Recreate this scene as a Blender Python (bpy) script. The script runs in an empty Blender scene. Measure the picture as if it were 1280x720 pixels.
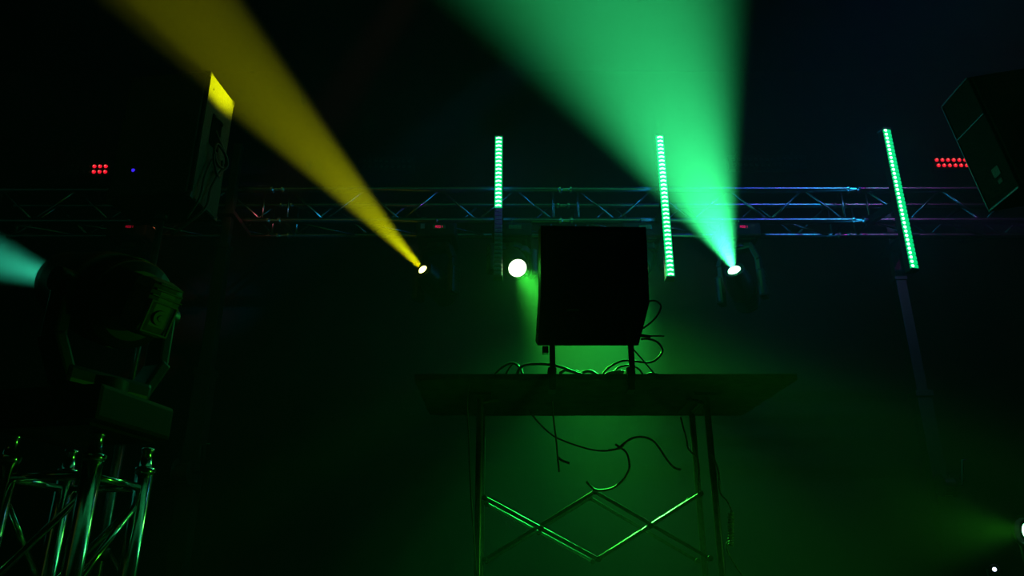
import bpy, bmesh, math, random
from mathutils import Vector, Matrix, Euler
random.seed(4)
S = bpy.context.scene
C = S.collection
PI = math.pi

# ------------------------------------------------------------------ camera
HC = 0.57                    # eye height above the floor
PITCH = math.radians(21.5)
F = 991.0                    # focal length in pixels of the 1280 wide frame
cam_d = bpy.data.cameras.new('camera'); cam_d.sensor_width = 36; cam_d.lens = F / 1280 * 36
cam_d.clip_start = 0.05; cam_d.clip_end = 100
cam = bpy.data.objects.new('camera', cam_d); C.objects.link(cam)
cam.location = (0, 0, HC); cam.rotation_euler = (PI / 2 + PITCH, 0, 0)
S.camera = cam

# ------------------------------------------------------------------ exposure and haze
S.view_settings.view_transform = 'Standard'
S.view_settings.look = 'None'
S.view_settings.gamma = 1.0
S.view_settings.exposure = 0.0
S.view_settings.use_curve_mapping = False
HAZE = 0.02
BAR_W = 1.2
w = bpy.data.worlds.new('hall_air'); S.world = w; w.use_nodes = True
nt = w.node_tree; nt.nodes.clear()
wo = nt.nodes.new('ShaderNodeOutputWorld')
bg = nt.nodes.new('ShaderNodeBackground'); bg.inputs[0].default_value = (0, 0, 0, 1); bg.inputs[1].default_value = 0
vs = nt.nodes.new('ShaderNodeVolumeScatter'); vs.inputs['Density'].default_value = HAZE
vs.inputs['Anisotropy'].default_value = 0.25; vs.inputs['Color'].default_value = (1, 1, 1, 1)
nt.links.new(bg.outputs[0], wo.inputs['Surface']); nt.links.new(vs.outputs[0], wo.inputs['Volume'])
cy = S.cycles
cy.use_denoising = True
cy.use_adaptive_sampling = False
cy.max_bounces = 4; cy.diffuse_bounces = 2; cy.glossy_bounces = 3; cy.volume_bounces = 0
cy.sample_clamp_indirect = 1.5
cy.use_light_tree = True
cy.caustics_reflective = False; cy.caustics_refractive = False


def pt(x, y, Y):
    """world point seen at pixel (x, y) of the 1280x720 frame, at distance Y along the floor"""
    u = (x - 640) / F; v = (360 - y) / F
    dy = math.cos(PITCH) - v * math.sin(PITCH); dz = math.sin(PITCH) + v * math.cos(PITCH)
    t = Y / dy
    return Vector((u * t, Y, dz * t + HC))


def light(kind, name, loc, energy, color, aim=None, **kw):
    d = bpy.data.lights.new(name, kind); d.energy = energy; d.color = color
    for k, v in kw.items(): setattr(d, k, v)
    o = bpy.data.objects.new(name, d); C.objects.link(o); o.location = loc
    if aim is not None: o.rotation_euler = Vector(aim).to_track_quat('-Z', 'Y').to_euler()
    return o

# unseen colour lights, added to lay glints along the truss tubes
for lx, ww, col, e in ((2.42, .55, (.02, .10, 1), 1.2), (2.78, .18, (.30, .03, 1), .5), (3.05, .32, (.02, .22, 1), 1.4),
                       (3.32, .13, (.01, .8, 1), 1.2), (3.80, .10, (.7, .01, .8), .7)):
    light('AREA', 'tube_glint_light', (lx, 2.5, 4.47), e, col, (-1.1, 2.35, -1.4), shape='RECTANGLE', size=ww, size_y=.03, spread=math.radians(60))
for p, q, col, e in (((-.5, 1.2, 3.45), (212, 291, 4.97), (1, .22, .08), 200.), ((.25, 1.25, 2.65), (315, 290, 4.97), (1, .15, .2), 260.),
                     ((.95, 1.5, 2.6), (392, 290, 4.97), (.02, .55, 1), 380.), ((2.15, 2.4, 1.72), (568, 255, 4.85), (.35, .04, 1), 260.)):
    light('SPOT', 'brace_glint_light', p, e, col, pt(*q) - Vector(p), spot_size=math.radians(7), spot_blend=1, shadow_soft_size=.03)  # narrow unseen spots, added and aimed to put glints on the braces

# ------------------------------------------------------------------ materials
def mat(name, col, rough=.5, metal=0., spec=.5, noise=0., nscale=20., bump=0., emit=None, estr=0.):
    m = bpy.data.materials.new(name); m.use_nodes = True
    n = m.node_tree.nodes; l = m.node_tree.links; b = n['Principled BSDF']
    b.inputs['Base Color'].default_value = (*col, 1); b.inputs['Roughness'].default_value = rough
    b.inputs['Metallic'].default_value = metal; b.inputs['Specular IOR Level'].default_value = spec
    if noise or bump:
        tc = n.new('ShaderNodeTexCoord'); nz = n.new('ShaderNodeTexNoise'); nz.inputs['Scale'].default_value = nscale
        nz.inputs['Detail'].default_value = 6
        l.new(tc.outputs['Object'], nz.inputs['Vector'])
        if noise:
            r = n.new('ShaderNodeValToRGB')
            r.color_ramp.elements[0].position = .3; r.color_ramp.elements[1].position = .7
            r.color_ramp.elements[0].color = (*[c * (1 - noise) for c in col], 1)
            r.color_ramp.elements[1].color = (*[min(1, c * (1 + noise)) for c in col], 1)
            l.new(nz.outputs['Fac'], r.inputs[0]); l.new(r.outputs[0], b.inputs['Base Color'])
        if bump:
            bp = n.new('ShaderNodeBump'); bp.inputs['Strength'].default_value = bump; bp.inputs['Distance'].default_value = .01
            l.new(nz.outputs['Fac'], bp.inputs['Height']); l.new(bp.outputs[0], b.inputs['Normal'])
    if emit:
        b.inputs['Emission Color'].default_value = (*emit, 1); b.inputs['Emission Strength'].default_value = estr
        m.cycles.emission_sampling = 'NONE'
    return m

M_BLACK = mat('black_powder_coat', (.012, .012, .013), .45, 0, .4, .3, 60, .05)
M_PLAST = mat('black_plastic', (.008, .008, .009), .4, 0, .3, .15, 40)
M_BASE = mat('matte_black_casing', (.006, .006, .007), .6, 0, .12, .15, 40)
M_CAB = mat('black_cabinet_paint', (.003, .003, .004), .6, 0, .06, .3, 120, .3)
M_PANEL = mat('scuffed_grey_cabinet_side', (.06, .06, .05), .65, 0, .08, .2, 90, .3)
M_COVER = mat('grey_plastic_cover', (.09, .09, .09), .5, 0, .4, .2, 60)
M_ALU = mat('brushed_aluminium', (.72, .72, .74), .16, 1., .5, .12, 70, .0)
M_BRACE = mat('truss_brace_aluminium', (.26, .26, .28), .24, 1., .5, .12, 70)
M_ALU2 = mat('dull_aluminium', (.20, .20, .22), .26, 1., .5, .2, 50, .04)
M_STEEL = mat('worn_painted_steel', (.16, .16, .17), .3, .9, .5, .35, 60, .08)
M_LEG = mat('dark_steel_tube', (.07, .07, .075), .34, .9, .5, .3, 60)
M_BAR = mat('scissor_bar_steel', (.30, .30, .31), .34, .95, .5, .2, 60)
M_RUB = mat('black_rubber', (.010, .010, .010), .5, 0, .3)
M_CUP = mat('matte_black_recess', (.002, .002, .002), .9, 0, .02)
M_CORD = mat('taped_cord', (.1, .11, .05), .5, 0, .5, .8, 90)
M_GRIL = mat('dark_speaker_mesh', (.006, .006, .007), .7, 0, .2, .3, 300, .4)
M_PLY = mat('weathered_plywood', (.045, .04, .032), .65, 0, .3, .7, 14, .5)
M_EDGE = mat('plywood_edge', (.10, .05, .035), .7, 0, .3, .5, 30, .2)
M_LABEL = mat('grey_printed_label', (.10, .13, .12), .6, 0, .3, .6, 200)
M_WHITE = mat('pale_sticker', (.10, .16, .18), .6)
M_GLASS = mat('dark_lens_glass', (.02, .02, .025), .1, 0, .8)
M_FLOOR = mat('dark_stage_floor', (.018, .018, .018), .55, 0, .4, .5, 6, .1)
M_WALL = mat('black_drape', (.008, .008, .009), .9, 0, .1, .3, 3, .3)
M_CEIL = mat('black_ceiling', (.006, .006, .006), .9, 0, .1, .3, 3)
M_RED = mat('red_led', (.2, .0, .01), .4, emit=(1, .01, .03), estr=1.2)
M_REDHOT = mat('red_led_core', (.2, .0, .01), .4, emit=(1, .16, .12), estr=2.0)
M_REDOFF = mat('unlit_led', (.03, .03, .035), .3, 0, .8)
M_DISP = mat('red_display_segments', (.2, 0, .02), .4, emit=(1, .0, .12), estr=.8)
M_DISP_DIM = mat('dim_red_display_segments', (.2, 0, .02), .4, emit=(1, .0, .06), estr=.3)
M_BLUE = mat('blue_power_led', (.0, .0, .2), .4, emit=(.05, .02, 1), estr=1.0)
M_LEDG = mat('green_led_cell', (.02, .3, .15), .4, emit=(.0, 1, .25), estr=.75)
M_LEDW = mat('white_hot_led_core', (.5, .9, .8), .4, emit=(.45, 1, .75), estr=3.5)
M_LEDOFF = mat('unlit_led_cell', (.05, .10, .12), .3, 0, .6)
M_LY = mat('yellow_beam_lens', (.5, .5, .1), .4, emit=(1, 1, .25), estr=6)
M_LG = mat('green_beam_lens', (.1, .5, .2), .4, emit=(.35, 1, .6), estr=6)
M_LW = mat('green_white_wash_lens', (.5, .5, .4), .4, emit=(.8, 1, .65), estr=6)
M_LT = mat('teal_beam_lens', (.1, .4, .3), .4, emit=(.1, 1, .6), estr=1.2)
M_LP = mat('blue_white_lamp', (.5, .5, .5), .4, emit=(.7, .8, 1), estr=3)

# ------------------------------------------------------------------ mesh helpers
class MB:
    def __init__(s): s.bm = bmesh.new()
    def box(s, c, size, rot=None, bev=0.):
        r = bmesh.ops.create_cube(s.bm, size=1)
        vs = r['verts']
        m = Matrix.Translation(Vector(c)) @ (rot.to_4x4() if rot is not None else Matrix()) @ Matrix.Diagonal((*size, 1))
        bmesh.ops.transform(s.bm, matrix=m, verts=vs)
        if bev:
            es = list({e for v in vs for e in v.link_edges})
            bmesh.ops.bevel(s.bm, geom=es, offset=bev, segments=2, profile=.6, affect='EDGES')
        return s
    def prism(s, poly, a, b, axis='Y', shift=(0, 0, 0)):
        """poly: list of 2D points (x,z); extruded from Y=a to Y=b"""
        def P(p, t): 
            return Vector((p[0], t, p[1])) if axis == 'Y' else (Vector((t, p[0], p[1])) if axis == 'X' else Vector((p[0], p[1], t)))
        va = [s.bm.verts.new(P(p, a)) for p in poly]; vb = [s.bm.verts.new(P(p, b) + Vector(shift)) for p in poly]
        n = len(poly)
        s.bm.faces.new(va); s.bm.faces.new(vb[::-1])
        for i in range(n): s.bm.faces.new((va[i], vb[i], vb[(i + 1) % n], va[(i + 1) % n]))
        bmesh.ops.recalc_face_normals(s.bm, faces=s.bm.faces)
        return s
    def tube(s, pts, r, seg=10, cap=True):
        pts = [Vector(p) for p in pts]; rings = []
        rr = r if isinstance(r, (list, tuple)) else [r] * len(pts)
        up = None
        for i, p in enumerate(pts):
            t = (pts[min(i + 1, len(pts) - 1)] - pts[max(i - 1, 0)])
            if t.length < 1e-9: t = Vector((0, 0, 1))
            t.normalize()
            if up is None:
                up = Vector((0, 0, 1)) if abs(t.z) < .9 else Vector((1, 0, 0))
            a = up - t * up.dot(t); a.normalize(); b = t.cross(a); up = a
            rings.append([s.bm.verts.new(p + (a * math.cos(2 * PI * k / seg) + b * math.sin(2 * PI * k / seg)) * rr[i]) for k in range(seg)])
        for i in range(len(rings) - 1):
            for k in range(seg):
                f = s.bm.faces.new((rings[i][k], rings[i][(k + 1) % seg], rings[i + 1][(k + 1) % seg], rings[i + 1][k])); f.smooth = True
        if cap: s.bm.faces.new(rings[0][::-1]); s.bm.faces.new(rings[-1])
        return s
    def lathe(s, prof, o=(0, 0, 0), d=(0, 0, 1), seg=28):
        """prof: (distance along d, radius)"""
        o = Vector(o); d = Vector(d).normalized()
        pts = [o + d * p[0] for p in prof]
        a = Vector((0, 0, 1)) if abs(d.z) < .9 else Vector((1, 0, 0))
        a = (a - d * a.dot(d)).normalized(); b = d.cross(a)
        rings = [[s.bm.verts.new(p + (a * math.cos(2 * PI * k / seg) + b * math.sin(2 * PI * k / seg)) * max(q[1], 1e-4)) for k in range(seg)] for p, q in zip(pts, prof)]
        for i in range(len(rings) - 1):
            for k in range(seg):
                f = s.bm.faces.new((rings[i][k], rings[i][(k + 1) % seg], rings[i + 1][(k + 1) % seg], rings[i + 1][k]))
                f.smooth = abs(prof[i][1] - prof[i + 1][1]) < abs(prof[i][0] - prof[i + 1][0]) * 1.2
        s.bm.faces.new(rings[0][::-1]); s.bm.faces.new(rings[-1])
        return s
    def build(s, name, m, parent=None, world=False):
        me = bpy.data.meshes.new(name)
        if parent is not None and world:
            bmesh.ops.translate(s.bm, vec=-parent.location, verts=s.bm.verts)
        for e in s.bm.edges:
            if len(e.link_faces) == 2 and e.calc_face_angle(0) > .75: e.smooth = False
        s.bm.to_mesh(me); s.bm.free(); me.materials.append(m)
        o = bpy.data.objects.new(name, me); C.objects.link(o)
        if parent is not None: o.parent = parent
        return o

def tag(o, label=None, cat=None, group=None, kind=None):
    if label: o['label'] = label
    if cat: o['category'] = cat
    if group: o['group'] = group
    if kind: o['kind'] = kind
    return o

def thing(name, label, cat, loc=(0, 0, 0), rz=0, group=None):
    o = bpy.data.objects.new(name, None); C.objects.link(o); o.location = loc; o.rotation_euler = (0, 0, rz)
    o.empty_display_size = .1
    return tag(o, label, cat, group)

def copy_tree(o, parent=None):
    c = o.copy(); C.objects.link(c)
    if parent is not None: c.parent = parent
    for ch in [x for x in bpy.data.objects if x.parent == o]: copy_tree(ch, c)
    return c

def spline(p, n=8):
    p = [Vector(q) for q in p]; out = []
    for i in range(len(p) - 1):
        a = p[max(i - 1, 0)]; b = p[i]; c = p[i + 1]; d = p[min(i + 2, len(p) - 1)]
        for k in range(n):
            t = k / n
            out.append(.5 * ((2 * b) + (c - a) * t + (2 * a - 5 * b + 4 * c - d) * t * t + (3 * b - 3 * c + d - a) * t ** 3))
    out.append(p[-1]); return out

# ------------------------------------------------------------------ the hall
X0, X1, Y0, Y1, ZT = -5.6, 5.6, -3.0, 7.0, 5.8
def slab(name, c, size, m):
    o = MB().box(c, size).build(name, m); tag(o, kind='structure'); return o
slab('floor', ((X0 + X1) / 2, (Y0 + Y1) / 2, -.05), (X1 - X0 + .2, Y1 - Y0 + .2, .1), M_FLOOR)
slab('ceiling', ((X0 + X1) / 2, (Y0 + Y1) / 2, ZT + .05), (X1 - X0 + .2, Y1 - Y0 + .2, .1), M_CEIL)
slab('wall_back', (0, Y1 + .05, ZT / 2), (X1 - X0 + .2, .1, ZT), M_WALL)
slab('wall_front', (0, Y0 - .05, ZT / 2), (X1 - X0 + .2, .1, ZT), M_WALL)
slab('wall_left', (X0 - .05, (Y0 + Y1) / 2, ZT / 2), (.1, Y1 - Y0, ZT), M_WALL)
slab('wall_right', (X1 + .05, (Y0 + Y1) / 2, ZT / 2), (.1, Y1 - Y0, ZT), M_WALL)

# ------------------------------------------------------------------ overhead box truss
TY, TD, TH = 4.85, .24, .24
TZ1 = pt(707, 237, TY).z; TZ0 = pt(707, 276, TY).z
JX = [pt(x, 257, TY).x for x in (-17, 345, 707, 1069, 1431)]
truss = thing('box_truss', 'long square aluminium truss spanning the stage high behind the table', 'truss', (JX[2], TY, TZ0))
CR = .024
corners = [(TY, TZ1), (TY, TZ0), (TY + TD, TZ0), (TY + TD, TZ1)]
for i in range(4):
    a, b = JX[i] + .03, JX[i + 1] - .03
    for (yy, zz) in corners:
        MB().tube([(a, yy, zz), (b, yy, zz)], CR, 16).build('chord', M_ALU2, truss, True)
    e0, e1 = a + .055, b - .055
    for (p, q, n, flip) in ((corners[1], corners[0], 7, 0), (corners[1], corners[2], 4, 2), (corners[2], corners[3], 7, 1)):
        for xx in (e0, e1):
            MB().tube([(xx, *p), (xx, *q)], .009, 8).build('end_strut', M_ALU2, truss, True)
        for k in range(n):
            s0, s1 = (p, q) if flip == 2 or (k + flip) % 2 == 1 else (q, p)
            xa = e0 + (e1 - e0) * k / n; xb = e0 + (e1 - e0) * (k + 1) / n
            MB().tube([(xa, *s0), (xb, *s1)], .009, 8).build('brace', M_BRACE, truss, True)
for j in (1, 2, 3):
    for (yy, zz) in corners:
        m = MB(); m.lathe([(-.05, CR * .9), (-.045, CR * 1.25), (-.03, CR * 1.25), (-.022, CR * .8), (.022, CR * .8), (.03, CR * 1.25), (.045, CR * 1.25), (.05, CR * .9)], (JX[j], yy, zz), (1, 0, 0), 14)
        for sx in (-.037, .037): m.tube([(JX[j] + sx, yy - .034, zz - .004), (JX[j] + sx, yy + .034, zz + .004)], .006, 6)
        m.build('coupler', M_ALU, truss, True)

# ------------------------------------------------------------------ truss lift masts
def lift(x, top, label, Y=4.70):
    t = thing('truss_lift_stand', label, 'lift stand', (x, Y, 0), 0, None)
    MB().box((0, 0, 1.0), (.10, .10, 1.7), bev=.006).build('outer_mast', M_BLACK, t)
    MB().box((0, 0, 2.2), (.075, .075, 1.0), bev=.005).build('middle_mast', M_BLACK, t)
    MB().box((0, 0, (2.6 + top) / 2), (.055, .055, top - 2.6), bev=.004).build('inner_mast', M_BLACK, t)
    MB().box((0, 0, 1.86), (.12, .12, .04), bev=.004).build('collar', M_BLACK, t); MB().box((0, 0, 2.7), (.09, .09, .03), bev=.004).build('collar', M_BLACK, t)
    for a in (45, 135, 225, 315):
        ca, sa = math.cos(math.radians(a)), math.sin(math.radians(a))
        m = MB(); m.tube([(ca * .05, sa * .05, .18), (ca * .75, sa * .75, .03)], .022, 8); m.lathe([(0, .04), (.02, .045), (.03, .03)], (ca * .75, sa * .75, 0), (0, 0, 1), 12)
        m.build('leg', M_BLACK, t)
    m = MB(); m.lathe([(-.05, .06), (-.045, .075), (-.035, .05), (.035, .05), (.045, .075), (.05, .06)], (.0, -.11, 1.25), (1, 0, 0), 18)
    m.box((0, -.07, 1.25), (.09, .05, .12), bev=.004); w_ = m.build('winch', M_BLACK, t)
    m = MB(); m.tube([(.05, -.11, 1.25), (.10, -.11, 1.25), (.10, -.16, 1.40), (.15, -.16, 1.40)], .009, 8); m.build('crank_handle', M_ALU2, w_)
    m = MB(); sg = 1 if Y < TY else -1
    m.box((0, sg * .10, TZ0 - .045), (.12, .36, .03), bev=.004); m.build('truss_cradle', M_BLACK, t)
    return t
lift(pt(289, 250, 4.70).x, pt(300, 182, 4.70).z, 'dark steel telescoping mast holding the truss right of the left loudspeaker')
lift(pt(1152, 500, 5.25).x, 3.25, 'dark steel telescoping mast holding the truss at the right light bar', 5.25)

# ------------------------------------------------------------------ vertical LED bars
def led_bar(px_top, py_top, px_bot, py_bot, Y, lit, yaw, label, dots=False):
    a = pt(px_top, py_top, Y); b = pt(px_bot, py_bot, Y)
    L = a.z - b.z; xm = (a.x + b.x) / 2
    t = thing('led_light_bar', label, 'light bar', (xm, Y, b.z), yaw, 'upright light bars on the truss')
    W_ = .056
    m = MB(); m.box((0, .028, L / 2), (W_, .045, L), bev=.004)
    m.build('housing', M_BLACK, t)
    for z in (.0, L): MB().box((0, .02, z + (-.006 if z == 0 else .006)), (W_ + .006, .07, .012), bev=.003).build('end_cap', M_BLACK, t)
    m = MB(); m.box((0, .045 + (TY - Y - .045) / 2, TZ0 - b.z), (.04, TY - Y - .045, .05), bev=.004); m.lathe([(-.02, .035), (.02, .035)], (0, (TY - Y), TZ0 - b.z), (1, 0, 0), 16)
    m.build('clamp', M_BLACK, t)
    N = 34; ph = L / N
    me_c = None; me_k = None
    for k in range(N):
        on = k >= N - lit
        z = (k + .5) * ph
        m = MB(); m.box((0, 0, 0), (W_ * .9, .02, ph * .82), bev=.003)
        if me_c is None:
            o = m.build('led_cell', M_LEDG, t); me_c = o.data
            k2 = MB()
            if dots: k2.lathe([(0, .0105), (.006, .008), (.008, .002)], (-.017, -.008, 0), (0, -1, 0), 12)
            for sx in (() if dots else (-1, 1)): k2.box((sx * .008, -.012, -.001), (.020, .006, ph * .30), Matrix.Rotation(sx * .35, 3, 'Y'), .001)
            core = k2.build('led_core', M_LEDW, o); me_k = core.data
        else:
            m.bm.free(); o = bpy.data.objects.new('led_cell', me_c); C.objects.link(o); o.parent = t
            core = bpy.data.objects.new('led_core', me_k); C.objects.link(core); core.parent = o
        o.location = (0, 0, z)
        if not on:
            o.material_slots[0].link = 'OBJECT'; o.material_slots[0].material = M_LEDOFF
            core.material_slots[0].link = 'OBJECT'; core.material_slots[0].material = M_LEDOFF
    ll = lit / N * L
    for sx in (-1, 1):       # blue side lights added for the halo around the bar
        li = light('AREA', 'bar_halo_light', (sx * (W_ / 2 + .001), .028, L - ll / 2), BAR_W * lit / 34, (.01, .30, .8), shape='RECTANGLE', size=ll, size_y=.03)
        li.parent = t; li.rotation_euler = (0, -sx * PI / 2, 0)
    return t
led_bar(622, 171, 624, 345, 4.66, 18, 0, 'half-lit green vertical light bar left of the table monitor')
led_bar(824.5, 170, 838, 346, 4.62, 34, 0, 'fully lit green light bar crossing the wide green beam')
led_bar(1109, 162, 1142, 336, 4.56, 34, .25, 'fully lit green light bar at the right end of the truss', True)

# ------------------------------------------------------------------ moving head lights
def seven(m, o, w_, h, pat='abcdefg'):
    t_ = w_ * .22
    seg = {'a': ((w_ / 2, h), (w_, t_)), 'd': ((w_ / 2, 0), (w_, t_)), 'g': ((w_ / 2, h / 2), (w_, t_)),
           'f': ((0, h * .75), (t_, h / 2)), 'b': ((w_, h * .75), (t_, h / 2)), 'e': ((0, h * .25), (t_, h / 2)), 'c': ((w_, h * .25), (t_, h / 2))}
    for c_ in pat:
        (cx, cz), (sx, sz) = seg[c_]
        m.box((o[0] + cx, o[1], o[2] + cz), (sx, .002, sz))

def head_parts(root, piv, d, axis, sc, lens_m, lens_r, arm_z, arm_off, arm_w, fins=True, back=1., front=1., cov=1.):
    """yoke from (0,0,arm_z) to the pivot, head pointing along d; axis = horizontal tilt axis"""
    d = Vector(d).normalized(); axis = Vector(axis).normalized(); piv = Vector(piv)
    fw = Vector((0, 0, 1)).cross(axis)
    R = Matrix((axis, fw, Vector((0, 0, 1)))).transposed()
    y = MB()
    sgn = 1 if arm_z < piv.z else -1
    y.box((0, 0, arm_z), (arm_off * 2 * .8, arm_w, .05), R, .012)
    y.lathe([(-.04, .07), (.04, .07)], (0, 0, arm_z - sgn * .03), (0, 0, 1), 20)
    for s_ in (-1, 1):
        a = Vector((0, 0, arm_z)) + axis * s_ * arm_off * .72
        b = Vector((0, 0, arm_z + (piv.z - arm_z) * .35)) + axis * s_ * arm_off
        e = piv + axis * s_ * arm_off
        for p, q, ww in ((a, b, arm_w * .9), (b, e, arm_w * .75)):
            v = (q - p); zz = v.normalized(); yy = zz.cross(axis).normalized(); xx = yy.cross(zz)
            y.box((p + q) / 2, (.036, ww, v.length + .03), Matrix((xx, yy, zz)).transposed(), .008)
    yo = y.build('yoke', M_PLAST, root)
    for s_ in (-1, 1) if cov else ():
        c_ = piv + axis * s_ * (arm_off + .012)
        m = MB(); m.box(c_, (.05, arm_w * 1.25, .20 * sc * cov), R, .018)
        for k in range(4):
            m.box(c_ + axis * s_ * .026 + Vector((0, 0, (k - 1.0) * .032 * sc * cov + .03 * sc * cov)), (.006, arm_w * .9, .010), R, .002)
        m.box(c_ + axis * s_ * .026 + Vector((0, 0, -.062 * sc * cov)), (.006, arm_w * .7, .05 * sc * cov), R, .004)
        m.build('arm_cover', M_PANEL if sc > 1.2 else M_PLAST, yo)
    L = .30 * sc; r = .085 * sc
    m = MB()
    if not cov:
        for s_ in (-1, 1): m.lathe([(-.02, .035), (.03, .035)], piv + axis * s_ * arm_off, axis * s_, 18)
    prof = [(-.6 * L, r * .55), (-.58 * L, r * .8), (-.5 * L, r * 1.0)]
    if fins:
        for k in range(6): prof += [(-.46 * L + k * .05 * L, r * 1.03), (-.45 * L + k * .05 * L, r * .93), (-.43 * L + k * .05 * L, r * .93), (-.42 * L + k * .05 * L, r * 1.03)]
    prof = [(a * back, b) for a, b in prof]
    prof += [(-.1 * L, r * 1.06), (.12 * L, r * 1.06), (.3 * L, r * .95), (.5 * L * front, max(lens_r * 1.35, r * .8)), (.56 * L * front, max(lens_r * 1.3, r * .78)), (.56 * L * front, lens_r * 1.08), (.53 * L * front, lens_r * 1.05)]
    m.lathe(prof, piv, d, 32)
    hd = m.build('head', M_PLAST, root)
    m = MB(); m.lathe([(.52 * L * front, lens_r), (.545 * L * front, lens_r * .98), (.555 * L * front, lens_r * .8), (.562 * L * front, lens_r * .4), (.565 * L * front, .001)], piv, d, 28)
    m.build('lens', lens_m, hd)
    return piv + d * (.56 * L * front + .012)

def moving_head(px, label, d, lens_m, lens_r, beam=None, disp=M_DISP, sticker=True, by=4.93, axis=None, cat='stage light', pz=-.40):
    x = pt(px, 280, 4.79).x
    top = TZ0 - .03
    t = thing('moving_head_light', label, cat, (x, by, top), 0, 'stage lights hanging under the truss')
    b = MB(); b.box((0, 0, -.055), (.27, .26, .10), bev=.014); b.box((0, 0, -.108), (.20, .20, .02), bev=.006)
    bo = b.build('base', M_BASE, t)
    m = MB(); m.box((.02, -.131, -.04), (.085, .004, .03), bev=.001); m.build('display_window', M_GLASS, bo)
    m = MB()
    for k, pat in enumerate(('abcefg', 'abcdef', 'abcdef', 'bc')): seven(m, (-.004 + k * .013, -.134, -.047), .008, .014, pat)
    m.build('display_segments', disp, bo)
    if sticker:
        m = MB(); m.box((-.09, -.131, -.035), (.028, .003, .035)); m.build('sticker', M_WHITE, bo)
    for sy in (TY - by, TY + TD - by):
        m = MB(); m.box((0, sy, -.002), (.05, .05, .012), bev=.002)
        arc = [(0, sy + .034 * math.sin(a), .03 + .034 * math.cos(a)) for a in [PI * .55 + k * PI * .9 / 8 for k in range(9)]]
        m.tube([(q[0], q[1], q[2]) for q in arc], .008, 8); m.build('hook_clamp', M_ALU2, t)
    d = Vector(d).normalized()
    ax = axis or Vector((-d.y, d.x, 0)).normalized()
    lp = head_parts(t, (0, 0, pz), d, ax, 1.0, lens_m, lens_r, -.145, .13, .08)
    if beam:
        li = light('SPOT', 'beam_light', lp, beam[0], beam[1], d, spot_size=math.radians(beam[2]), spot_blend=beam[3], shadow_soft_size=beam[4])
        li.parent = t
        if len(beam) > 5:      # stray light leaving the wide front lens
            l2 = light('SPOT', 'lens_spill_light', lp, beam[5], beam[1], d, spot_size=math.radians(140), spot_blend=1, shadow_soft_size=.05); l2.parent = t
    return t
D_Y = (-.462, -.833, .285)
D_G = (-.45, -.75, .48)
moving_head(158, 'unlit hanging stage light with red display, leftmost under the truss, behind the left loudspeaker', (-.2, -.7, -.6), M_GLASS, .05, None, M_DISP_DIM, False)
moving_head(545, 'hanging stage light throwing the narrow yellow beam', D_Y, M_LY, .030, (3400, (.95, 1, .0), 15.5, .5, .02))
moving_head(640, 'hanging stage light with round white-green lens left of the table monitor', (.31, -1.02, -.86), M_LW, .060, (1450, (.05, 1, .06), 27, 1, .05, 17), M_REDOFF, False, pz=-.235)
moving_head(803, 'hanging stage light mostly hidden behind the table monitor', (-.36, -1.02, -.86), M_LW, .060, (1400, (.02, 1, .1), 25, 1, .05, 17), M_REDOFF, False, pz=-.235)
moving_head(926, 'hanging stage light throwing the wide bright green beam', D_G, M_LG, .042, (9500, (.04, 1, .27), 42, .9, .02), sticker=False, pz=-.43)

# ------------------------------------------------------------------ red LED battens on the back wall
def batten(px0, px1, py, lit, label):
    a = pt(px0, py, 6.93); b = pt(px1, py, 6.93)
    n = max(2, round((b.x - a.x) / .0565) + 1); pitch = .0565
    t = thing('led_batten', label, 'led batten', ((a.x + b.x) / 2, 6.95, a.z), 0, 'led battens on the back wall')
    Wd = n * pitch + .05
    MB().box((0, .005, 0), (Wd, .07, .16), bev=.006).build('housing', M_BLACK, t)
    m = MB()
    for sx in (-Wd * .35, Wd * .35): m.box((sx, .04, .1), (.03, .02, .12))
    m.build('wall_bracket', M_BLACK, t)
    for k in range(n):
        on = k in lit
        for r_ in (0, 1):
            o = MB().lathe([(0, .019), (.008, .017), (.012, .004)], (-(n - 1) * pitch / 2 + k * pitch + (.006 if r_ else 0), -.03, .030 - .062 * r_), (0, -1, 0), 14).build('led_lens', M_RED if on else M_REDOFF, t)
            if on: MB().lathe([(0, .007), (.003, .005)], (-(n - 1) * pitch / 2 + k * pitch + (.006 if r_ else 0) - .004, -.043, .034 - .062 * r_), (0, -1, 0), 10).build('led_core', M_REDHOT, o)
    return t
batten(90, 132, 212, (4, 5, 6), 'small led batten with three columns of red dots, left of the left loudspeaker')
batten(455, 512, 205, (), 'unlit led batten high between the yellow beam and half-lit bar')
batten(918, 1000, 203, (), 'unlit led batten high right of the wide green beam')
batten(1169.5, 1250, 204, range(0, 14), 'led batten with two rows of red dots beside the right loudspeaker')
p_ = pt(1212, 277, 6.93)
t = thing('dimmer_box', 'small dark wall box with one red indicator below the right red dots', 'wall box', (p_.x, 6.95, p_.z))
MB().box((0, .01, -.05), (.22, .08, .3), bev=.008).build('case', M_BLACK, t)
MB().lathe([(0, .010), (.008, .007)], (0, -.03, 0), (0, -1, 0), 12).build('indicator_led', M_REDHOT, t)

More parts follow.
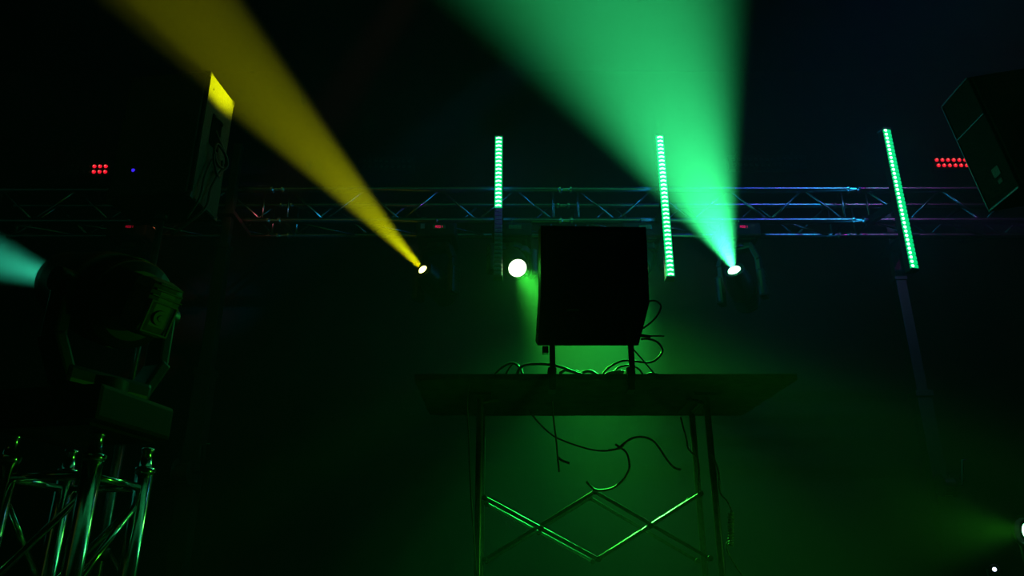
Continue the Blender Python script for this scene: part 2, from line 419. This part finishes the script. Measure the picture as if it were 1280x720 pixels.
# ------------------------------------------------------------------ loudspeakers on tripod stands
def speaker_stand(loc, top, label):
    t = thing('speaker_stand', label, 'speaker stand', loc)
    MB().tube([(0, 0, .12), (0, 0, 1.25)], .021, 14).build('lower_pole', M_STEEL, t)
    MB().tube([(0, 0, 1.1), (0, 0, top)], .016, 14).build('upper_pole', M_STEEL, t)
    m = MB(); m.lathe([(0, .024), (.01, .034), (.06, .034), (.07, .024)], (0, 0, 1.2), (0, 0, 1), 16); m.tube([(0, -.03, 1.235), (0, -.08, 1.235)], .009, 8); m.build('collar', M_BLACK, t)
    m = MB(); m.lathe([(0, .024), (.01, .036), (.05, .036), (.06, .024)], (0, 0, .72), (0, 0, 1), 16); m.build('leg_hub', M_BLACK, t)
    for a in (30, 150, 270):
        ca, sa = math.cos(math.radians(a)), math.sin(math.radians(a))
        m = MB(); m.tube([(ca * .03, sa * .03, .75), (ca * .56, sa * .56, .02)], .013, 8); m.tube([(ca * .02, sa * .02, .2), (ca * .3, sa * .3, .38)], .008, 6)
        lg = m.build('leg', M_STEEL, t)
        MB().lathe([(0, .02), (.03, .017)], (ca * .565, sa * .565, 0), (0, 0, 1), 10).build('rubber_foot', M_RUB, lg)
    return t

SZ0 = pt(240, 245, 3.3).z; SZ1 = pt(261, 89, 3.3).z; SH = SZ1 - SZ0
rz = math.radians(-6.5); SW, SD = .42, .27
near = Vector((-1.51, 3.3, 0))
cen = near + Matrix.Rotation(rz, 3, 'Z') @ Vector((-SW / 2, SD / 2, 0))
sp = thing('loudspeaker', 'tall black loudspeaker with yellow-lit side at upper left', 'loudspeaker', (cen.x, cen.y, SZ0), rz)
MB().box((0, 0, SH / 2), (SW, SD, SH), bev=.006).build('cabinet', M_CAB, sp)
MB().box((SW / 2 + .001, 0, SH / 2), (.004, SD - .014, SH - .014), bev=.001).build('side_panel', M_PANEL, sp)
m = MB(); m.box((0, -SD / 2 - .008, SH / 2), (SW - .03, .016, SH - .03), bev=.005); m.build('grille', M_GRIL, sp)
m = MB(); m.box((SW / 2 + .004, -.01, SH * .60), (.01, .095, .17), bev=.004); ho = m.build('handle_cup', M_CUP, sp)
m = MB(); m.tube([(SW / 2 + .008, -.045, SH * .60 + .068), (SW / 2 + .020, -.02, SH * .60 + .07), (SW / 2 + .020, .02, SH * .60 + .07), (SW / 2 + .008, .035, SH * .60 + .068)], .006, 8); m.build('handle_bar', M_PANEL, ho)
m = MB()
for sx in (-1, 1):
    for sy in (-1, 1):
        for sz in (.0, 1):
            m.box((sx * (SW / 2 - .014), sy * (SD / 2 - .014), .014 + sz * (SH - .028)), (.034, .034, .034), bev=.006)
m.build('corner_guard', M_PLAST, sp)
MB().lathe([(0, .009), (.006, .006)], (SW / 2 - .30, -SD / 2 - .016, SH * .21), (0, -1, 0), 10).build('power_led', M_BLUE, sp)
MB().lathe([(0, .005), (.002, .004)], (SW / 2 + .003, -.085, SH - .075), (1, 0, 0), 10).build('rigging_point', M_BLACK, sp)
MB().lathe([(-.05, .03), (0, .03)], (0, 0, 0), (0, 0, 1), 16).build('pole_socket', M_BLACK, sp)
speaker_stand((cen.x, cen.y, 0), SZ0 - .02, 'thin dark tripod pole stand under the left loudspeaker')
# cable coiled at its side
def wl(u, v, out=.012):   # a point on the right side: u along depth, v up
    return Matrix.Translation(sp.location) @ Matrix.Rotation(rz, 4, 'Z') @ Vector((SW / 2 + out, u, v))
m = MB()
m.tube(spline([wl(-.03, SH * .60, .014), wl(.0, SH * .53, .03), wl(.05, SH * .49, .035), wl(.09, SH * .44, .03), wl(.07, SH * .38, .03), wl(.01, SH * .36, .03), wl(-.035, SH * .42, .03), wl(-.02, SH * .50, .03), wl(.05, SH * .46, .045), wl(.085, SH * .40, .04), wl(.04, SH * .31, .03), wl(.0, SH * .15, .02), wl(-.03, -.02, .02), wl(-.10, -.18, -.08)]), .007, 8)
m.tube(spline([wl(-.04, SH * .40, .03), wl(-.02, SH * .34, .03), wl(.03, SH * .28, .03), wl(.06, SH * .34, .03), wl(.05, SH * .42, .03)]), .007, 8)
m.tube(spline([wl(-.03, SH * .36, .02), wl(-.07, SH * .2, .02), wl(-.085, SH * .02, .02), wl(-.10, -.1, -.02)]), .006, 8)
tag(m.build('speaker_cable', M_RUB), 'black cable looped on the side of the left loudspeaker', 'cable')

# right loudspeaker, leaning
e_far_t = pt(1177, 133, 3.4); e_far_b = pt(1237, 265, 3.4)
RH = (e_far_t - e_far_b).length; lean = -math.atan2(e_far_b.x - e_far_t.x, e_far_t.z - e_far_b.z)
RW, RD = .40, .24
sp2 = thing('loudspeaker', 'black tilted loudspeaker with faint blue edge at upper right', 'loudspeaker', (e_far_b.x + RW / 2, 3.28, e_far_b.z))
sp2.rotation_euler = (0, lean, 0)
sp2.location = Vector((e_far_b.x, 3.28, e_far_b.z)) + Matrix.Rotation(lean, 3, 'Y') @ Vector((RW / 2, 0, 0))
MB().box((0, 0, RH / 2), (RW, RD, RH), bev=.005).build('cabinet', M_CAB, sp2)
MB().box((0, -RD / 2 - .006, RH / 2), (RW - .03, .014, RH - .03), bev=.004).build('grille', M_GRIL, sp2)
m = MB()
m.box((-RW / 2 - .002, 0, RH * .66), (.006, RD, .006))
m.box((-RW / 2 - .002, RD / 2 - .003, RH / 2), (.006, .006, RH)); m.box((-RW / 2 - .002, 0, .004), (.006, RD, .008)); m.box((-RW / 2 - .002, 0, RH - .004), (.006, RD, .008))
m.build('edge_trim', M_LEG, sp2)
m = MB(); m.box((-RW / 2 - .002, -.035, RH * .22), (.004, .05, .045)); m.box((-RW / 2 - .002, -.035, RH * .14), (.004, .03, .02)); m.build('rating_label', M_LABEL, sp2)
m = MB(); m.box((0, 0, -.02), (.12, .12, .04), bev=.005); m.lathe([(-.12, .026), (-.02, .026)], (0, 0, 0), (math.sin(-lean) * 0, 0, 1), 14); m.build('tilt_bracket', M_BLACK, sp2)
fb = sp2.location + Matrix.Rotation(lean, 3, 'Y') @ Vector((0, 0, -.10))
speaker_stand((fb.x, fb.y, 0), fb.z, 'dark tripod pole stand under the right loudspeaker')

# ------------------------------------------------------------------ truss tower at the left with a moving head on it
TR = math.radians(-7); TC = Vector((-1.195, 2.22, 0)); TT = .985
tw = thing('truss_tower', 'upright aluminium truss tower with bright green glints at lower left', 'truss', TC, TR)
cc = [(-.12, -.12), (.12, -.12), (.12, .12), (-.12, .12)]
MB().box((0, 0, .012), (.5, .5, .018), bev=.003).build('base_plate', M_STEEL, tw)
for (x, y) in cc:
    MB().tube([(x, y, .02), (x, y, TT - .075)], .025, 24).build('chord', M_ALU, tw)
    m = MB(); m.lathe([(0, .025), (.004, .028), (.018, .028), (.022, .019), (.060, .0145), (.066, .019), (.075, .019)], (x, y, TT - .078), (0, 0, 1), 20)
    m.tube([(x - .030, y, TT - .068), (x + .034, y, TT - .068)], .005, 8); m.build('spigot', M_ALU, tw)
for i in range(4):
    a = cc[i]; b = cc[(i + 1) % 4]
    for z in (TT - .115, .07):
        MB().tube([(*a, z), (*b, z)], .011, 12).build('cross_strut', M_ALU, tw)
    zz = [TT - .15, TT - .40, TT - .64, .1]
    for k in range(3):
        p, q = ((a, b) if (k + i) % 2 == 0 else (b, a))
        if i == 0: p, q = q, p
        MB().tube([(*p, zz[k]), (*q, zz[k + 1])], .009, 10).build('brace', M_ALU, tw)
hc = Vector((-1.15, 2.165, 0)); hrz = math.radians(-12.5)
BZ = TT + .012
hd = thing('moving_head_light', 'large black stage light on the truss tower throwing a teal beam left', 'stage light', (hc.x, hc.y, BZ))
Rb = Matrix.Rotation(hrz, 3, 'Z')
m = MB(); m.box((-.045, 0, .045), (.37, .31, .095), Rb, .012); m.box((-.045, 0, -.004), (.30, .26, .014), Rb, .002)
bs = m.build('base', M_BASE, hd)
m = MB(); m.box(Rb @ Vector((-.13, -.157, .05)), (.06, .004, .03), Rb); m.build('display_window', M_GLASS, bs)
m = MB(); m.box(Rb @ Vector((-.135, -.160, .055)), (.012, .002, .004), Rb); m.build('indicator_led', M_DISP, bs)
d_T = Vector((-.84, .44, .37)).normalized()
pv = Vector((0, 0, .815 + HC - BZ))
lp = head_parts(hd, pv, d_T, (.464, .886, 0), 1.5, M_LT, .032, .135, .165, .09, back=.35, front=1.1, cov=0)
side_ = d_T.cross(Vector((0, 0, 1))).normalized(); up2 = side_.cross(d_T).normalized()
RH_ = Matrix((side_, d_T, up2)).transposed()
rc = pv - d_T * .165 + Vector((0, 0, .012))
m = MB(); m.box(rc, (.115, .10, .165), RH_, .034); rearcap = m.build('rear_cover', M_COVER, hd)
m = MB()
for k in range(3): m.box(rc - d_T * .049 + up2 * (.068 - k * .017), (.10 - .012 * (2 - k), .012, .006), RH_, .002)
m.build('vent_slot', M_BLACK, rearcap)
m = MB()
for (a, b, sx, sz) in ((0, .018, .088, .006), (0, -.068, .088, .006), (-.041, -.025, .006, .09), (.041, -.025, .006, .09)):
    m.box(rc - d_T * .052 + up2 * b + side_ * a, (sx, .008, sz), RH_, .002)
m.build('panel_rim', M_COVER, rearcap)
m = MB(); m.lathe([(0, .022), (.008, .020), (.008, .010), (.012, .008)], rc - d_T * .049 - up2 * .022, -d_T, 16); m.build('fan_hub', M_COVER, rearcap)
li = light('SPOT', 'beam_light', lp, 3200, (.05, 1, .58), d_T, spot_size=math.radians(17), spot_blend=.5, shadow_soft_size=.03); li.parent = hd

# ------------------------------------------------------------------ the tall folding table
YN = 2.70; TBZ = pt(640, 475, YN).z     # underside of the top
YF = 3.28
xl = pt(518, 475, YN).x; xr = pt(997, 475, YN).x
tb = thing('folding_table', 'tall dark table with plywood top on scissor frame legs', 'table', ((xl + xr) / 2, (YN + YF) / 2, 0))
TH_ = .022
top = MB()
NX, NY = 40, 14
poly = []
for k in range(NX + 1): poly.append((xl + (xr - xl) * k / NX, YN + random.uniform(-.001, .001)))
for k in range(1, NY): poly.append((xr + random.uniform(-.006, .003) - .035 * k / NY, YN + (YF - YN) * k / NY))
poly += [(xr - .04, YF - .01), (xr - .06, YF)]
for k in range(1, NX): poly.append((xr - .06 - (xr - xl - .08) * k / NX, YF + random.uniform(-.004, .002)))
for k in range(NY - 1): poly.append((xl + random.uniform(-.002, .003) + .0 * k, YF - (YF - YN) * (k + .5) / NY))
top.prism(poly, TBZ, TBZ + TH_, 'Z')
tp = top.build('table_top', M_PLY, tb, True)
MB().box(((xl + xr) / 2, YN - .003, TBZ + .007), (xr - xl - .004, .006, .010)).build('edge_band', M_EDGE, tp)
for o_ in bpy.data.objects:
    if o_.name == 'edge_band': o_.data.transform(Matrix.Translation(-tb.location))
def zray(py, Y): return pt(640, py, Y).z
FY, RY = 2.92, 3.15
LX = pt(600, 495, FY).x; RX = pt(882, 490, FY).x
legs = [(LX, FY, pt(600.5, 720, FY).x), (RX, FY, pt(884, 500, FY).x + .03), (LX + .002, RY, LX + .006), (RX - .006, RY, RX + .0)]
for (x, y, xb) in legs:
    MB().tube([(x, y, .02), (x, y, TBZ)], .0125, 12).build('leg', M_LEG, tb, True)
m = None
for x in (LX, RX):
    m = MB()
    for z in (.10, .55, TBZ - .012): m.tube([(x, FY, z), (x, RY, z)], .010, 10)
    m.build('side_rung', M_LEG, tb, True)
    m = MB(); m.box((x - (.01 if x > .3 else 0), (FY + RY) / 2, TBZ - .006), (.09, RY - FY + .10, .012), bev=.002)
    m.tube([(x + .0, FY, TBZ - .03), (x - .07 * (1 if x > .3 else -1), FY + .03, TBZ - .01)], .008, 8)
    m.build('mounting_bracket', M_BLACK, tb, True)
    for yy in (FY, RY):
        m = MB(); m.lathe([(0, .019), (.03, .017)], (x, yy, 0), (0, 0, 1), 12); m.build('rubber_foot', M_RUB, tb, True)
def bar(a, b, y, m=M_LEG):
    A = pt(*a, y); B = pt(*b, y)
    mb = MB(); v = B - A
    zz = v.normalized(); yy = Vector((0, 1, 0)); xx = yy.cross(zz).normalized()
    mb.box((A + B) / 2, (.018, .007, v.length + .012), Matrix((xx, yy, zz)).transposed(), .002)
    # rolled edge that catches light
    mb.tube([A + xx * .009, B + xx * .009], .0035, 8); mb.tube([A - xx * .009, B - xx * .009], .0035, 8)
    mb.build('scissor_bar', m, tb, True)
SY = FY + .012
for yy in (SY, RY - .02):
    y2 = yy + .011
    k_ = 0 if yy == SY else 0
    P = {n: pt(*q, SY) for n, q in dict(lu=(606, 622), ll=(606, 699), ct=(744, 614), cb=(748, 699), ru=(876, 617), rl=(888, 698)).items()}
    def bar3(a, b, y, ms=M_LEG):
        A = P[a].copy(); B = P[b].copy(); A.y = B.y = y
        mb = MB(); v = B - A; zz = v.normalized(); yv = Vector((0, 1, 0)); xx = yv.cross(zz).normalized()
        mb.box((A + B) / 2, (.013, .006, v.length + .012), Matrix((xx, yv, zz)).transposed(), .002)
        mb.build('scissor_bar', ms, tb, True)
    bar3('lu', 'cb', yy, M_BAR); bar3('ll', 'ct', y2); bar3('ct', 'rl', y2); bar3('cb', 'ru', yy, M_BAR)
    mids = [(P['lu'] + P['cb']) / 2, (P['cb'] + P['ru']) / 2]
    for q in list(P.values()) + mids:
        MB().lathe([(-.008, .006), (-.006, .010), (.020, .010), (.022, .006)], (q.x, yy, q.z), (0, 1, 0), 12).build('pivot_bolt', M_BLACK, tb, True)

# ------------------------------------------------------------------ monitor speaker raised over the table edge
MY = YN + .02
TT2 = TBZ + TH_
mo = thing('monitor_speaker', 'black monitor speaker cabinet propped above the table edge', 'loudspeaker', (pt(740, 432, MY).x, MY, pt(740, 432, MY).z))
P2 = [(q.x, q.z) for q in (pt(672, 432, MY), pt(798, 432, MY), pt(804, 410, MY), pt(812, 378, MY), pt(807.5, 284, MY), pt(676, 282, MY), pt(676, 370, MY))]
m = MB(); m.prism(P2, MY, MY + .26, 'Y', (0, 0, .10))
m.build('cabinet', M_CAB, mo, True)
P3 = [(q.x, q.z) for q in (pt(680, 424, MY), pt(792, 424, MY), pt(803, 378, MY), pt(800, 291, MY), pt(683, 290, MY), pt(683, 370, MY))]
m = MB(); m.prism(P3, MY - .006, MY, 'Y'); m.build('back_panel', M_PLAST, mo, True)
q = pt(716, 388, MY - .008); m = MB(); m.box(q, (.045, .004, .010), bev=.002); m.build('badge', M_LABEL, mo, True)
q = pt(717, 398, MY - .008); m = MB(); m.lathe([(0, .008), (.004, .007)], q, (0, -1, 0), 12); m.build('socket', M_STEEL, mo, True)
q = pt(671, 414, MY + .03); m = MB(); m.lathe([(0, .008), (.02, .008)], q + Vector((.02, 0, 0)), (-1, 0, 0), 10); m.build('knob', M_BLACK, mo, True)
q = pt(682, 436, MY); m = MB(); m.box(q + Vector((0, .02, .0)), (.022, .03, .026), bev=.003); m.build('foot', M_RUB, mo, True)
# prop stand: two bars clamped on the table edge
st = thing('prop_stand', 'two dark steel bars clamped to the table edge holding the monitor speaker', 'stand', (pt(740, 471, YN).x, YN, TT2))
for (x0_, y0_, x1_, y1_) in ((690.5, 420, 690.5, 472), (789, 412, 789, 472)):
    A = pt(x0_, y0_, YN - .012); B = pt(x1_, y1_, YN - .012)
    m = MB(); m.box((A + B) / 2, (.020, .014, (A - B).length + .01), bev=.002); up_ = m.build('upright', M_BLACK, st, True)
    m = MB(); m.box((B.x, YN - .012, TBZ + .005), (.026, .012, .075), bev=.002); m.box((B.x, YN + .03, TT2 + .010), (.03, .085, .02), bev=.003)
    m.box((B.x, YN + .02, TBZ - .034), (.026, .07, .008), bev=.002)
    m.lathe([(0, .004), (.020, .004)], (B.x, YN + .04, TBZ - .030), (0, 0, 1), 8); m.lathe([(0, .010), (.006, .010)], (B.x, YN + .04, TBZ - .010), (0, 0, 1), 12)
    m.build('edge_clamp', M_BLACK, st, True)

# ------------------------------------------------------------------ cables on the table and round the monitor
def cable(pts, Y, r, label, m=M_RUB, name='cable', cat='cable', plugs=(), group=None):
    P_ = []
    for i, q in enumerate(pts):
        yy = q[2] if len(q) > 2 else Y
        P_.append(pt(q[0], q[1], yy))
    mb = MB(); mb.tube(spline(P_), r, 8)
    for i in plugs:
        a = P_[i]; b = P_[i - 1] if i else P_[1]; d = (a - b).normalized()
        mb.lathe([(-.02, r * 1.2), (-.015, r * 2), (.02, r * 2), (.024, r * 1.3)], a, d, 10)
    return tag(mb.build(name, m), label, cat, group)
TC_ = [
    ([(612, 477), (617, 470), (628, 459), (640, 454), (649, 459), (655, 472)], 2.78, .0042, 'thin cable arching over the table edge at its left', M_RUB),
    ([(629, 474), (633, 466), (640, 456), (646, 455), (652, 461), (654, 474)], 2.80, .0035, 'second thin cable arch close beside the leftmost one', M_RUB),
    ([(646, 475), (648, 463), (655, 457), (669, 455), (688, 456), (705, 460), (720, 466), (735, 471), (748, 478)], 2.77, .0052, 'thick black cable running along the table behind the left upright', M_RUB),
    ([(697, 478), (700, 468), (712, 461), (724, 467), (712, 471), (700, 469), (706, 463), (730, 470), (745, 474)], 2.82, .004, 'tangled cable loops lying on the table below the monitor speaker', M_RUB),
    ([(718, 470), (735, 464), (748, 469), (760, 470), (772, 468), (786, 471), (800, 476)], 2.80, .006, 'thick cable lying between the two uprights', M_RUB),
    ([(750, 475), (757, 463), (768, 455), (779, 451), (789, 451), (812, 453), (824, 446), (828, 437), (822, 428), (812, 424), (801, 424)], 2.76, .0042, 'cable arching behind the right upright up to the monitor side', M_RUB),
    ([(762, 475), (769, 463), (777, 458), (790, 457), (800, 463), (806, 474)], 2.84, .004, 'small inner cable arch behind the right upright', M_RUB),
    ([(752, 476), (758, 468), (770, 465), (784, 466), (794, 471)], 2.81, .006, 'low thick cable curve at the foot of the right upright', M_RUB),
    ([(791, 436), (800, 446), (811, 459), (822, 472)], 2.75, .003, 'straight thin wire slanting down right of the right upright', M_RUB),
    ([(808, 377), (819, 376), (826, 382), (823, 392), (815, 402), (803, 411)], 2.78, .0035, 'wire loop sticking out from the upper right monitor side', M_RUB),
    ([(798, 419), (805, 420), (812, 420), (822, 420), (830, 420)], 2.78, .0035, 'black plug and lead sticking out right of the monitor', M_RUB),
    ([(800, 475), (812, 468), (822, 469), (832, 474)], 2.80, .007, 'thick cable end lying on the table right of the uprights', M_RUB),
]
for i, (p, Y, r, lab, mm) in enumerate(TC_):
    cable(p, Y, r, lab, mm, plugs=(1,) if 'plug' in lab else (), group='cables on the table top')
HCB = [
    ([(588, 478, 2.69), (585, 488, 2.69), (584, 510, 2.70), (586, 545, 2.75), (587, 580, 2.80), (590, 640, 2.85), (596, 720, 2.88)], .0028, 'thin cable hanging from the table edge left of the left leg', M_RUB),
    ([(690, 500, 2.74), (692, 525, 2.78), (695, 548, 2.82), (697, 570, 2.85), (699, 590, 2.85)], .0032, 'short cable hanging straight below the left upright', M_RUB),
    ([(660, 512, 3.0), (673, 528, 3.0), (692, 545, 3.0), (718, 556, 3.0), (745, 563, 3.0), (768, 562, 3.0), (781, 553, 3.0)], .0032, 'thin cable sagging under the middle of the table', M_RUB),
    ([(760, 563, 2.9), (775, 560, 2.9), (786, 550, 2.9), (800, 546, 2.9), (815, 550, 2.9), (824, 560, 2.9), (832, 572, 2.9), (842, 584, 2.9), (851, 587, 2.9)], .0040, 'spotted green cord waving under the right half of the table', M_CORD),
    ([(733, 602, 2.88), (742, 611, 2.88), (752, 613, 2.88), (766, 610, 2.88), (777, 602, 2.88), (784, 592, 2.88), (787, 582, 2.88), (783, 566, 2.9), (770, 556, 2.95)], .0042, 'smooth green-lit cable curl above the scissor crossing', M_CORD),
    ([(698, 572, 2.86), (703, 576, 2.86), (712, 579, 2.86)], .0045, 'short cable plug lit teal under the table', M_RUB),
    ([(851, 522, 2.95), (854, 534, 2.92), (858, 548, 2.9), (860, 560, 2.9), (866, 567, 2.9), (872, 573, 2.9), (874, 590, 2.9), (872, 605, 2.89), (873, 617, 2.89)], .0032, 'thin cord wound along the inner side of the right legs', M_CORD),
    ([(886, 565, 2.87), (892, 572, 2.87), (898, 590, 2.87), (900, 615, 2.87), (910, 628, 2.86), (916, 645, 2.86), (915, 668, 2.86), (908, 682, 2.86), (915, 700, 2.86), (930, 722, 2.84), (950, 745, 2.8)], .0034, 'loose cord looping down outside the right table legs', M_CORD),
]
for p, r, lab, mm in HCB:
    cable(p, 2.8, r, lab, mm, name='hanging_cable', group='cables hanging under the table')
m = MB()
pp = []
for k in range(60):
    a = k / 59; ang = k * 1.3
    q = pt(913.5 + 3.0 * math.sin(ang), 640 + 42 * a, 2.85 + .01 * math.cos(ang)); pp.append(q)
m.tube(pp, .0035, 6)
tag(m.build('rope_bundle', M_CORD), 'knotted green-lit cord bundle beside the right table leg', 'rope', 'cables hanging under the table')

# ------------------------------------------------------------------ floor lamps at the right
def par(loc, aim, label, lm, beam, r=.07, disc=.05):
    t = thing('par_light', label, 'stage light', (loc[0], loc[1], 0))
    c = Vector((0, 0, loc[2])); d = Vector(aim).normalized()
    MB().lathe([(-.2, r * .5), (-.19, r * .8), (-.12, r), (0, r * 1.05), (.03, r * 1.12), (.03, r * .9), (.01, r * .88)], c, d, 24).build('can', M_BLACK, t)
    MB().lathe([(.0, disc), (.012, disc * .9)], c, d, 20).build('lens', lm, t)
    side = d.cross(Vector((0, 0, 1))).normalized()
    m = MB()
    m.tube([c + side * r * 1.2, Vector((side.x * r * 1.2, side.y * r * 1.2, loc[2] - .16)), Vector((-side.x * r * 1.2, -side.y * r * 1.2, loc[2] - .16)), c - side * r * 1.2], .008, 8)
    m.build('bracket', M_BLACK, t)
    m = MB(); m.tube([(0, 0, .01), (0, 0, loc[2] - .155)], .014, 10); m.lathe([(0, .14), (.012, .14), (.02, .03)], (0, 0, 0), (0, 0, 1), 24); m.build('floor_stand', M_BLACK, t)
    if beam:
        li = light('SPOT', 'par_beam', c + d * .04, beam[0], beam[1], d, spot_size=math.radians(beam[2]), spot_blend=beam[3], shadow_soft_size=beam[4]); li.parent = t
    return t
gp = pt(1290, 664, 2.6)
par(gp, (-2.75, -.42, .02), 'green floor lamp at the far right edge of the stage', M_LG, (22, (.08, 1, .03), 62, 1, .03), .045, .030)
wp = pt(1243, 712, 4.3)
par(wp, (-.5, -1, .1), 'small blue-white lamp near the bottom right corner', M_LP, None, .025, .011)
